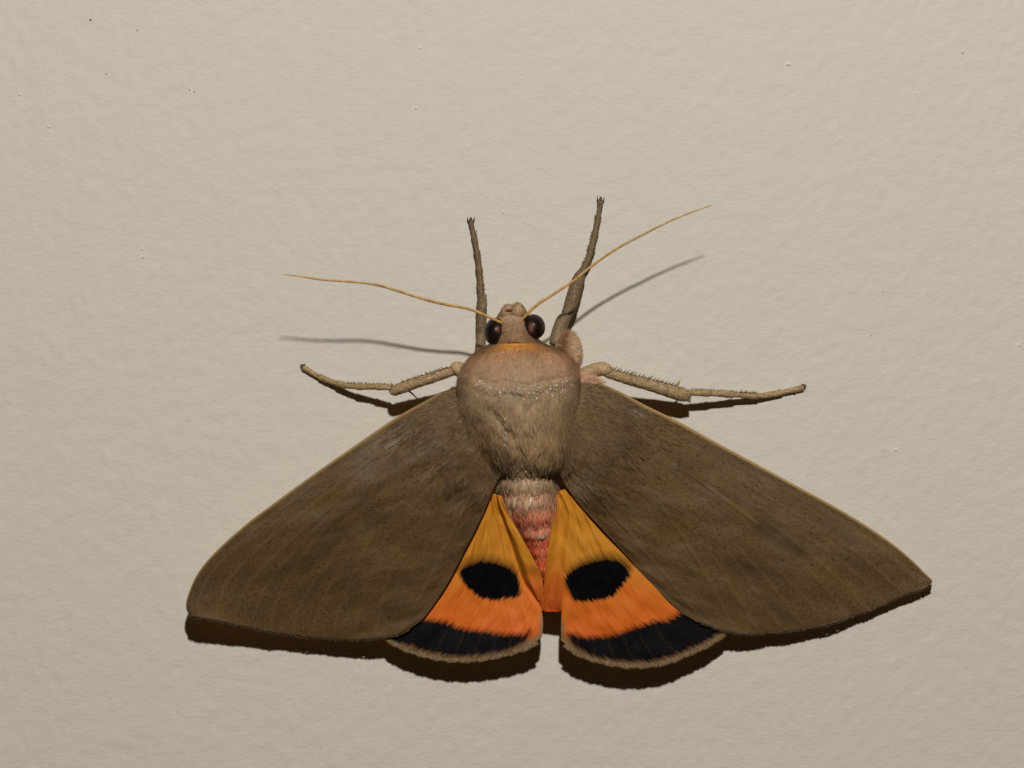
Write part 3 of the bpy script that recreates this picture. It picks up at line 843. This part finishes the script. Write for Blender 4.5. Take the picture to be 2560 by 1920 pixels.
def hindwing(costal, outer, crease, base, panel, spot, spot_top, band_top, band_low, seed, edge_pts, steep):
    ns, na = 150, 120
    C0, C1, B0, O0 = crom(costal, ns), crom(crease, ns), crom(base, na), crom(outer, na)
    G = coons(C0, C1, B0, O0)
    # anal fold: continues past the crease towards the abdomen
    npn = 34
    pe = 1 + int(np.argmax(C1[:, 1] > 1524))                  # the fold ends a little short of the outer margin
    E = np.vstack([crom(panel, pe), C1[pe:] + np.array([0.2 * np.sign(panel[3][0] - crease[3][0]), 0, -0.2])])
    t = np.linspace(0, 1, npn)[1:][None, :, None]
    C1e = C1.copy()
    Gp = C1e[:, None] * (1 - t) + E[:, None] * t
    tt = t[..., 0]
    if steep:                                                  # the fold climbs steeply from the crease, then lies flat against the abdomen
        q = np.clip(tt / 0.6, 0, 1); q = q * q * (3 - 2 * q)
        rise = (E[:, 2] - C1[:, 2])[:pe, None]
        Gp[:pe, :, 2] = C1[:pe, 2][:, None] + rise * q + 8 * np.sin(np.pi * q) * (rise > 8)
    else:
        Gp[:pe, :, 2] -= 12 * np.sin(np.pi * tt)
    G = np.concatenate([G, Gp], 1)
    NAa = G.shape[1]
    s = np.linspace(0, 1, ns)[:, None] * np.ones((1, NAa))
    a = np.ones((ns, 1)) * np.r_[np.linspace(0, 1, na), 1 + np.linspace(0, 1, npn)[1:] * 0.3][None]
    px, py = G[..., 0].copy(), G[..., 1].copy()
    wid = np.linalg.norm(C1[:, :2] - C0[:, :2], axis=1)[:, None]
    vein = np.zeros_like(s)
    for av in (.34, .46, .57, .68, .78, .88, .97):
        vein = np.maximum(vein, np.exp(-(np.abs(a - av) * wid / 2.8) ** 2))
    f = field((256, 256), 6, seed)
    edgef = np.clip(np.minimum((1 - s) / .05, s / .05), 0, 1)
    G[..., 2] += 1.2 * vein * edgef + 1.6 * edgef * bilook(f, s * 60, a * 60)
    G[..., 2] += 2.2 * np.sin(a * 34) * np.clip((s - .45) / .5, 0, 1)
    spot_c = closed_curve(spot)
    sd = poly_sdf(px, py, spot_c)
    soft = np.where(py < spot_top, 16.0, 5.0); soft = np.interp(py, [spot_top - 14, spot_top + 34], [32.0, 9.0])
    band = np.vstack([crom(band_top, 80), crom(band_low, 80)[::-1]])
    bd = poly_sdf(px, py, band)
    warm = np.interp(py, [1230, 1400, 1470, 1600], [0.05, 0.32, 0.75, 1.0])
    red = np.clip((a - 1.0) / 0.05, 0, 1) * np.interp(py, [1380, 1460, 1520], [0, 0.55, 1.0])
    ed = np.maximum(np.exp(-(seg_dist(px, py, edge_pts) / 9) ** 2), np.clip(3.2 - seg_dist(px, py, [tuple(q[:2]) for q in O0[::3]]) / 5, 0, 1))
    uv = np.stack([s, a * np.clip(wid / 400, .1, 2)], -1) + seed
    w = shell("hindwing", G, 3.0, [m_hind, m_under],
              {"wing_uv": uv, "vein": vein, "spot_d": sd, "spot_soft": soft, "band_d": bd, "warm": warm, "red": red, "edge": ed})
    fringe(w, np.asarray(O0)[::5], 5200, 10, 2.0, alb(108, 88, 60), alb(148, 124, 90), 0.16)
    return w

hindwing(
    costal=[(1205, 1222, 158), (1165, 1300, 146), (1105, 1400, 130), (1030, 1500, 112), (950, 1578, 98)],
    outer=[(950, 1578, 98), (972, 1596, 98), (1004, 1615, 100), (1066, 1636, 103), (1128, 1646, 106), (1181, 1646, 108), (1238, 1638, 112), (1290, 1625, 117), (1332, 1609, 121), (1354, 1594, 122)],
    crease=[(1240, 1236, 162), (1243, 1262, 150), (1257, 1305, 136), (1275, 1358, 122), (1302, 1444, 112), (1328, 1484, 112), (1352, 1522, 116), (1358, 1560, 122), (1354, 1594, 122)],
    base=[(1205, 1222, 158), (1222, 1229, 162), (1240, 1236, 164)],
    panel=[(1254, 1240, 178), (1262, 1262, 176), (1283, 1305, 168), (1308, 1350, 160), (1340, 1410, 146), (1354, 1440, 136), (1360, 1490, 124), (1364, 1518, 118), (1362, 1526, 116)],
    spot=[(1146, 1430), (1165, 1408), (1198, 1394), (1240, 1398), (1272, 1412), (1292, 1434), (1300, 1462), (1298, 1490), (1268, 1496), (1230, 1500), (1198, 1492), (1168, 1468)],
    spot_top=1415,
    band_top=[(940, 1560), (1000, 1548), (1061, 1549), (1106, 1554), (1156, 1571), (1206, 1578), (1256, 1584), (1306, 1586), (1326, 1576)],
    band_low=[(930, 1604), (1004, 1610), (1066, 1631), (1128, 1641), (1190, 1641), (1248, 1632), (1292, 1617), (1316, 1602), (1326, 1578)],
    seed=61, edge_pts=[(1358, 1540), (1354, 1594), (1330, 1606)], steep=True)
hindwing(
    costal=[(1440, 1216, 162), (1530, 1305, 148), (1640, 1420, 128), (1740, 1520, 104), (1800, 1556, 90)],
    outer=[(1800, 1556, 90), (1815, 1574, 90), (1800, 1588, 92), (1768, 1610, 98), (1718, 1632, 104), (1665, 1653, 108), (1612, 1661, 111), (1564, 1661, 113), (1504, 1651, 116), (1445, 1631, 118), (1402, 1600, 118)],
    crease=[(1398, 1226, 172), (1412, 1258, 166), (1420, 1292, 160), (1418, 1340, 152), (1414, 1388, 146), (1411, 1446, 138), (1407, 1500, 130), (1403, 1545, 124), (1402, 1600, 118)],
    base=[(1440, 1216, 162), (1420, 1221, 168), (1398, 1226, 172)],
    panel=[(1384, 1226, 182), (1384, 1256, 178), (1381, 1288, 170), (1377, 1320, 164), (1372, 1360, 156), (1365, 1410, 144), (1358, 1470, 130), (1352, 1512, 120), (1364, 1529, 116)],
    spot=[(1412, 1448), (1432, 1418), (1470, 1398), (1510, 1389), (1550, 1393), (1574, 1414), (1574, 1438), (1556, 1464), (1534, 1488), (1494, 1501), (1440, 1502), (1420, 1478)],
    spot_top=1412,
    band_top=[(1418, 1584), (1436, 1584), (1460, 1592), (1520, 1590), (1566, 1577), (1622, 1558), (1668, 1550), (1697, 1536), (1780, 1520), (1860, 1530)],
    band_low=[(1418, 1588), (1434, 1616), (1480, 1641), (1543, 1654), (1606, 1656), (1655, 1649), (1716, 1628), (1768, 1604), (1800, 1583), (1870, 1560)],
    seed=83, edge_pts=[(1404, 1560), (1403, 1600), (1430, 1624)], steep=False)

# ---- legs
def spines(parent, a, b, n, length, lean, h_up=0.3, side=1, mat=m_spine):
    """row of fine spines between wall-pixel points a and b (px,py,h), pointing to the given side of a->b"""
    a, b_ = np.asarray(a, float), np.asarray(b, float)
    t = b_ - a; L = np.hypot(t[0], t[1]); t2 = t[:2] / L
    nrm = np.array([-t2[1], t2[0]]) * side
    parts = []
    for k in range(n):
        q = a + t * ((k + 0.5 + random.uniform(-.35, .35)) / n)
        ln = length * random.uniform(0.65, 1.2)
        d = nrm + t2 * (lean + random.uniform(-.15, .15)); d /= np.hypot(*d)
        pts = np.array([[q[0] - d[0] * 2, q[1] - d[1] * 2, q[2]], [q[0] + d[0] * ln * .5, q[1] + d[1] * ln * .5, q[2] + ln * h_up * .5], [q[0] + d[0] * ln, q[1] + d[1] * ln, q[2] + ln * h_up]])
        parts.append(tube(P(pts[:, 0], pts[:, 1], pts[:, 2]), np.array([1.7, 1.2, .35]) * PX, 5))
    v, f = merge(parts)
    return add_mesh("spines", v, f, mat, parent, kind="stuff")

def leg(femur, tibia, tarsus, claw, pale, rows, spurs=()):
    mat = m_pleg if pale else m_leg
    p, r = curve3(femur, 26)
    v, f = tube(p, r, 14)
    L = add_mesh("leg", v, f, m_pleg if pale else m_leg, moth)
    p, r = curve3(tibia, 40)
    v, f = tube(p, r * (1 + 0.03 * np.sin(np.arange(40) * 1.3)), 14)
    add_mesh("tibia", v, f, mat, L)
    n = 90
    p, r = curve3(tarsus, n)
    seg = (np.linspace(0, 5, n) % 1.0)
    r = r * (0.80 + 0.30 * seg ** 1.5)                       # five joints, each flared at its far end
    v, f = tube(p, r, 12)
    add_mesh("tarsus", v, f, mat, L)
    lc = (alb(134, 112, 82), alb(184, 160, 122)) if pale else (alb(92, 76, 54), alb(140, 120, 90))
    tp, tr_ = curve3(tibia, 40)
    tv, _ = tube(tp, tr_, 14)
    ax = tp[-1] - tp[0]; ax /= np.linalg.norm(ax)
    fuzz_on("leg_scales", tv.reshape(40, 14, 3), 1500, 8, 1.6, lc, L, ax, 0.12)
    ax = p[-1] - p[0]; ax /= np.linalg.norm(ax)
    fuzz_on("leg_scales", v.reshape(n, 12, 3), 1300, 6, 1.4, lc, L, ax, 0.18)
    parts = []
    x, y, h, ang, size = claw
    for sgn in (-1, 1):
        aa = ang + sgn * 1.05
        pts = np.array([(x, y, h), (x + math.cos(aa) * size * .6, y + math.sin(aa) * size * .6, h + 1.5), (x + math.cos(aa - sgn * .5) * size * 1.15, y + math.sin(aa - sgn * .5) * size * 1.15, max(h - 3, 1.0))])
        c = crom(np.c_[pts, [2.4, 2.0, .6]], 8)
        parts.append(tube(P(c[:, 0], c[:, 1], c[:, 2]), c[:, 3] * PX, 7))
    c = crom(np.array([(x - math.cos(ang) * 2, y - math.sin(ang) * 2, h, 2.5), (x + math.cos(ang) * size * .5, y + math.sin(ang) * size * .5, h, 3.6), (x + math.cos(ang) * size * .95, y + math.sin(ang) * size * .95, h, 1.6)]), 8)
    parts.append(tube(P(c[:, 0], c[:, 1], c[:, 2]), c[:, 3] * PX, 8))
    v, f = merge(parts)
    add_mesh("claw", v, f, m_claw, L)
    for (a, b_, n_, ln, lean, side) in rows:
        spines(L, a, b_, n_, ln, lean, 0.25, side, m_spine)
    for sp in spurs:
        c = crom(sp, 10)
        v, f = tube(P(c[:, 0], c[:, 1], c[:, 2]), c[:, 3] * PX, 7)
        add_mesh("spur", v, f, m_claw if sp[0][3] < 3.2 else mat, L)
    return L

# left foreleg, flat against the wall, pointing up
leg(femur=[(1216, 935, 90, 15), (1206, 900, 70, 14), (1202, 874, 52, 13), (1202, 850, 42, 12.5), (1203, 836, 38, 12)],
    tibia=[(1203, 845, 36, 11), (1203, 815, 34, 12), (1204, 780, 30, 12.5), (1205, 755, 25, 12), (1206, 742, 22, 9.5)],
    tarsus=[(1203, 748, 20, 9.5), (1201, 712, 16, 9), (1197, 663, 13, 8.2), (1191, 624, 11, 7.6), (1184, 588, 9, 6.8), (1179, 565, 8, 6.2), (1177, 553, 7, 6.0)],
    claw=(1177, 556, 8, math.radians(-88), 14), pale=False,
    rows=[((1212, 750, 20), (1206, 690, 18), 6, 6, .9, 1), ((1206, 690, 16), (1187, 570, 12), 9, 7, 1.1, 1), ((1196, 700, 14), (1181, 580, 10), 6, 4, 1.1, -1)],
    spurs=[[(1210, 775, 36, 5), (1212, 758, 34, 4.2), (1213, 742, 32, 3.4)]])
# right foreleg
rf = leg(femur=[(1388, 862, 96, 15), (1392, 842, 92, 16), (1400, 818, 84, 17), (1408, 800, 76, 16.5), (1414, 790, 70, 13)],
    tibia=[(1413, 796, 62, 13), (1422, 778, 54, 16), (1431, 750, 46, 17), (1441, 715, 38, 16.5), (1449, 692, 32, 14), (1453, 680, 28, 9)],
    tarsus=[(1451, 690, 28, 10.5), (1464, 664, 24, 10), (1475, 635, 20, 9.2), (1484, 600, 16, 8.6), (1491, 565, 12, 8), (1497, 535, 10, 7.4), (1500, 512, 8, 6.8), (1501, 502, 7, 6.4)],
    claw=(1501, 505, 8, math.radians(-86), 14), pale=False,
    rows=[((1455, 668, 26), (1480, 580, 16), 6, 4, 1.1, -1), ((1490, 605, 16), (1504, 520, 10), 6, 4, 1.1, 1)],
    spurs=[[(1441, 712, 50, 5), (1444, 694, 48, 4.4), (1447, 678, 44, 3.4)]])
m_cox, *_ = new_mat("coxa_skin", 0.65, 0.2, alb(196, 158, 128))
cox, CV = ellipsoid("coxa", (1422, 878, 126), (19, 40, 38), m_cox, rf, tilt=-0.12)
fuzz_on("coxa_fur", CV, 14000, 22, 1.3, (alb(196, 168, 136), alb(220, 184, 156)), rf, (0.9, -0.1, -0.15), 0.9)
# left middle leg
leg(femur=[(1190, 945, 110, 18), (1170, 934, 118, 18), (1152, 925, 128, 19), (1139, 922, 134, 18), (1131, 925, 134, 12)],
    tibia=[(1138, 924, 132, 11), (1120, 931, 130, 12.5), (1080, 944, 122, 13), (1040, 957, 114, 13.5), (1003, 970, 106, 14), (985, 977, 102, 12.5), (980, 979, 100, 9)],
    tarsus=[(990, 971, 98, 8), (960, 968, 88, 7.8), (928, 967, 72, 7.8), (895, 967, 56, 7.8), (862, 963, 38, 7.6), (826, 953, 20, 7.4), (791, 938, 11, 7), (764, 922, 8, 6.6), (757, 918, 7.5, 6)],
    claw=(758, 918, 8, math.radians(-100), 9), pale=True,
    rows=[((1122, 918, 138), (1010, 955, 116), 15, 10, .9, 1), ((985, 962, 100), (870, 957, 48), 20, 6, .6, 1)],
    spurs=[[(1012, 972, 104, 2.6), (1028, 982, 92, 2.2), (1046, 999, 80, 1.2)]])
# right middle leg
leg(femur=[(1436, 952, 118, 18), (1456, 940, 120, 19), (1482, 928, 126, 18), (1503, 922, 132, 17.5), (1517, 926, 134, 16), (1524, 932, 133, 10)],
    tibia=[(1514, 931, 132, 11.5), (1535, 937, 128, 13), (1580, 950, 118, 14), (1630, 964, 104, 15), (1675, 977, 92, 16.5), (1704, 986, 84, 17), (1718, 992, 80, 12), (1723, 994, 78, 7)],
    tarsus=[(1714, 981, 80, 9.5), (1745, 982, 74, 8.8), (1777, 983, 64, 8.8), (1812, 985, 52, 8.6), (1847, 987, 38, 8.4), (1900, 990, 20, 8.2), (1934, 985, 13, 7.8), (1970, 978, 9, 7.6), (2004, 970, 8, 7.2), (2010, 969, 8, 5.5)],
    claw=(2008, 968, 9, math.radians(-75), 9), pale=True,
    rows=[((1524, 920, 140), (1690, 964, 100), 22, 11, .9, -1), ((1726, 974, 78), (1890, 982, 34), 26, 7, .8, -1)],
    spurs=[[(1690, 968, 96, 3.6), (1696, 958, 98, 3.4), (1700, 950, 98, 1.2)], [(1716, 996, 80, 4.4), (1722, 1002, 76, 4), (1726, 1004, 74, 3.3)]])
# pink fur where the right wing joins the side of the body
n = 3600
x = rng.normal(1462, 15, n); y = rng.normal(950, 6, n) + (x - 1462) * 0.12; h = 140 + rng.normal(size=n) * 4
nn = np.tile([0.1, -1.0, 0.35], (n, 1)) + 0.06 * rng.normal(size=(n, 3)); nn /= np.linalg.norm(nn, axis=1)[:, None]
d = np.tile([1.0, -0.02, -0.35], (n, 1)) + 0.16 * rng.normal(size=(n, 3)); d /= np.linalg.norm(d, axis=1)[:, None]
t = rng.random(n)[:, None]
c = (alb(184, 150, 120) * (1 - t) + alb(205, 168, 140) * t)
ribbons("side_fur", P(x, y, h), nn, d, rng.uniform(7, 15, n) * PX, rng.uniform(0.9, 1.4, n) * PX, np.c_[np.clip(c, .003, .85), np.full(n, .3)], m_fur, rw)
